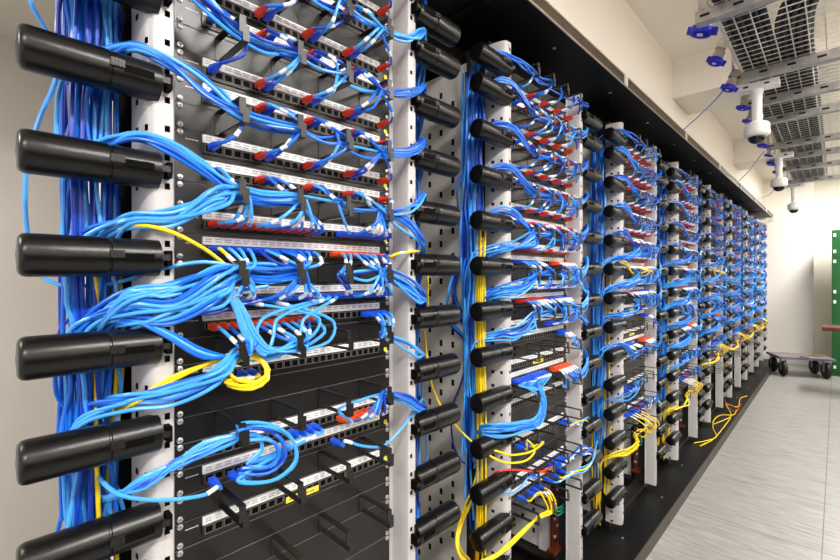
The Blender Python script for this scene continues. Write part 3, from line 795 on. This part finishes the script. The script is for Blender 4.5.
# industrial sockets along the tray edge
SK = [(702, 29, .40, 1.55, 'largest blue-capped socket at the near end of the wire tray'), (716, 60, .385, 1.1, 'second blue-capped socket along the wire tray, hanging low'),
      (729, 87, .375, 1.05, 'blue-capped socket beside the first dome camera bracket'), (743, 107, .37, .95, 'blue-capped socket behind the first dome camera pole'),
      (748, 121, .37, .85, 'blue-capped socket just above the first dome camera'), (763, 145, .37, 1.05, 'blue-capped socket between first and second dome cameras'),
      (768, 155, .37, .7, 'small blue-capped socket at the second dome camera bracket'), (771, 163, .37, .95, 'blue-capped socket behind the second dome camera pole'), (776, 172, .37, .75, 'farthest blue-capped socket on the wire tray edge')]
for i, (x, y, Y, s, lab) in enumerate(SK):
    p = at(x, y, Y); s *= .72
    rt = empty('power_socket', p); rt.rotation_euler = (math.radians(R.uniform(-78, -62)), 0, math.radians(R.uniform(8, 40)))
    tag(rt, lab, 'power socket', 'blue-capped sockets on the tray')
    q = lambda *a: [(r * s, h * s) for r, h in a]
    link('socket_body', MB().lathe(q((.001, -.085), (.017, -.084), (.017, -.05), (.026, -.044), (.029, -.012), (.031, -.010), (.031, -.002), (.001, -.001)), 'sock', 'y', n=18).box((-.022 * s, -.105 * s, -.018 * s), (.022 * s, -.06 * s, .030 * s), 'sock').mesh('socket_body'), rt)
    c = link('blue_cap', MB().lathe(q((.001, -.004), (.036, -.004), (.037, 0), (.037, .016), (.034, .021), (.022, .023), (.021, .020), (.001, .020)), 'cap', 'y', n=22).box((-.015 * s, -.002, -.052 * s), (.015 * s, .016 * s, -.030 * s), 'cap').box((-.011 * s, -.004, .030 * s), (.011 * s, .018 * s, .045 * s), 'cap').mesh('blue_cap'), rt)
    link('cap_label', MB().box((-.010 * s, .0195 * s, -.008 * s), (.010 * s, .0215 * s, .010 * s), 'camw').mesh('cap_label'), c)['label'] = 'pale square label'
# thin blue leads from canopy to tray
for lab, pts in [('thin blue lead from tray to canopy edge at the first joint clip', [at(734, 66, .35), at(731, 78, .37), at(722, 92, .41), at(705, 110, .52), at(690, 124, .63), at(683, 130, .664)]),
                 ('thin blue lead from tray to canopy edge behind first dome camera', [at(764, 152, .37), at(757, 160, .44), at(748, 172, .56), at(739, 181, .664)]),
                 ('thin blue lead from tray to canopy edge near the end wall', [at(776, 188, .39), at(770, 194, .46), at(764, 197, .58), at(757.5, 199, .664)])]:
    o = link('thin_lead', MB().tube(smooth_path(pts, .04), .0028, 'b2', 6).mesh('thin_lead', pts[0]), None, pts[0]); tag(o, lab, 'cable', 'thin blue leads to the canopy')
# dome cameras
for i, (x, y, Y, lab) in enumerate([(757, 130.5, .279, 'white dome camera closest along the tray, largest of three'), (779, 183, .320, 'middle white dome camera hanging under the wire tray'), (793.7, 207, .320, 'farthest white dome camera hanging by the end wall')]):
    p = at(x, y, Y); zt = ZTR - .045; h = zt - p[2]
    rt = empty('dome_camera', (p[0], Y, zt)); tag(rt, lab, 'security camera', 'dome cameras under the tray')
    link('mount_bar', MB().box((-.03, -.085, -.032), (.03, .085, 0), 'camw').box((-.031, -.05, -.02), (-.029, -.03, -.012), 'hole').box((-.031, .03, -.02), (-.029, .05, -.012), 'hole').mesh('mount_bar'), rt)
    link('pole', MB().lathe([(.0005, -.03), (.030, -.031), (.0225, -.05), (.0205, -.08), (.0205, -h + .03), (.0005, -h + .029)], 'camw', n=20).mesh('pole'), rt)
    link('housing', MB().lathe([(.0005, -h + .045), (.026, -h + .043), (.046, -h + .032), (.050, -h + .024), (.050, -h - .004), (.0525, -h - .006), (.0525, -h - .018), (.046, -h - .028), (.036, -h - .032), (.0005, -h - .032)], 'camw', n=28).mesh('housing'), rt)
    link('dome', MB().lathe([(.036, -h - .033)] + [(.036 * math.cos(a), -h - .034 - .030 * math.sin(a)) for a in [math.pi / 2 * q / 8 for q in range(1, 8)]] + [(.0005, -h - .064)], 'dome', n=24).mesh('dome'), rt)

# ------------------------------------------------------------------ dolly
dx, dy = .17, -.41; L = math.hypot(dx, dy); ang = math.atan2(dy, dx)
rt = empty('platform_dolly', (7.50, .36, 0)); rt.rotation_euler = (0, 0, ang + math.radians(2))
tag(rt, 'low four-wheeled dolly with a worn blue deck by the end wall', 'dolly')
link('deck', MB().box((-.285, -.20, .228), (.30, .20, .252), 'deck').box((-.28, -.195, .252), (.295, .195, .256), 'deckt').mesh('deck'), rt)
for sx in (-1, 1):
    for sy in (-.15, .14):
        c = link('caster', MB().box((-.035, -.045, .213), (.035, .045, .228), 'galv').box((-.028, -.01, .085), (-.022, .03, .213), 'galv').box((.022, -.01, .085), (.028, .03, .213), 'galv').mesh('caster'), rt, (sx * .222, sy, 0))
        prof = [(.02, -.024), (.06, -.025), (.088, -.022), (.098, -.012), (.099, 0), (.098, .012), (.088, .022), (.06, .025), (.02, .024)]
        w = link('wheel', MB().lathe(prof, 'rub', 'x', (0, 0, 0), 24).mesh('wheel'), c, (0, .012, .099)); link('hub', MB().lathe([(.001, -.023), (.022, -.022), (.022, .022), (.001, .023)], 'galv', 'x', (0, 0, 0), 14).mesh('hub'), w)
pts = []
for q in range(26):
    a = q * .75; pts.append((.20 + .085 * math.cos(a) + q * .002, .02 + .06 * math.sin(a * 1.1), .262 + .004 * (q % 3)))
pts += [(.05, -.05, .262), (-.05, -.16, .262), (.02, -.21, .262)]
ca, sa = math.cos(ang + .035), math.sin(ang + .035)
wp = [(7.50 + p[0] * ca - p[1] * sa, .36 + p[0] * sa + p[1] * ca, p[2]) for p in pts]
o = link('strap', MB().tube(smooth_path(wp, .02), .005, 'rope', 6).mesh('strap', wp[0]), None, wp[0]); tag(o, 'brown strap coiled loosely on the deck of the dolly', 'strap')
# green locker and the red-brown bar in front of it
rt = empty('locker', (7.72, -.35, 0)); tag(rt, 'tall green metal locker with pale hinges beside the end wall', 'locker')
link('body', MB().box((.01, -.40, 0), (.45, .40, 1.885), 'green').mesh('body'), rt)
for z0, z1 in ((.05, .655), (.665, 1.695), (1.705, 1.88)): 
    pass
for z0, z1 in ((.06, 1.02), (1.03, 1.54), (1.55, 1.88)):
    d = link('door', MB().box((-.008, -.39, z0), (.01, .395, z1), 'green').mesh('door'), rt)
    for zz in (z0 + .06, z1 - .06): link('hinge', MB().box((-.014, .36, zz - .02), (-.007, .385, zz + .02), 'white').mesh('hinge'), d)
bx = 6.55
u = (822 - 420) / F; yb0 = bx * (SA - u * CA) / (CA + u * SA)
rt = empty('side_table', (bx + .2, yb0 - .5, 0)); tag(rt, 'narrow table with a red-brown top edge in front of the green locker', 'table')
zt = H - (329 - HOR) / F * (bx * CA + yb0 * SA)
link('table_top', MB().box((-.2, -.5, zt - .02), (.2, .5, zt + .02), 'bar').mesh('table_top'), rt)
for sx in (-.17, .17):
    link('leg', MB().box((sx - .015, -.46, 0), (sx + .015, -.43, zt - .02), 'bar').mesh('leg'), rt)

# ------------------------------------------------------------------ light
def area(name, loc, size, power, rot=(0, 0, 0), col=(1, .97, .93)):
    l = bpy.data.lights.new(name, 'AREA'); l.shape = 'RECTANGLE'; l.size, l.size_y = size; l.energy = power; l.color = col
    o = bpy.data.objects.new(name, l); COL.objects.link(o); o.location = loc; o.rotation_euler = rot; return o
for i, x in enumerate((-1.4, .6, 2.6, 4.6, 7.1)):
    ly = -.95 if i < 4 else -.45  # fifth fitting moved off the row to brighten the end wall
    rt = empty('ceiling_light', (x, ly, CEI)); tag(rt, f'long fluorescent ceiling fitting above the aisle, {ORD[i + 1]} of five', 'ceiling light', 'ceiling lights over the aisle')
    link('fitting', MB().box((-.62, -.09, -.05), (.62, .09, 0), 'camw').mesh('fitting'), rt)
    area('lamp', (x, ly, CEI - .06), (1.2, .3), (64, 64, 64, 68, 78)[i])
rt = empty('ceiling_light', (-1.0, 1.35, H + .875)); tag(rt, 'added unseen fluorescent fitting behind the near end of the racks', 'ceiling light')
link('fitting', MB().box((-.32, -.09, -.05), (.32, .09, 0), 'camw').mesh('fitting'), rt)
area('lamp', (-1.0, 1.35, H + .81), (.6, .3), 14)  # lamp added out of view to brighten the back wall
w = bpy.data.worlds.new('world'); SC.world = w; w.use_nodes = True
w.node_tree.nodes['Background'].inputs['Color'].default_value = (1, .97, .93, 1); w.node_tree.nodes['Background'].inputs['Strength'].default_value = 1.0
SC.view_settings.view_transform = 'Standard'; SC.view_settings.look = 'None'; SC.view_settings.gamma = 1; SC.view_settings.use_curve_mapping = False
SC.view_settings.exposure = 0.3
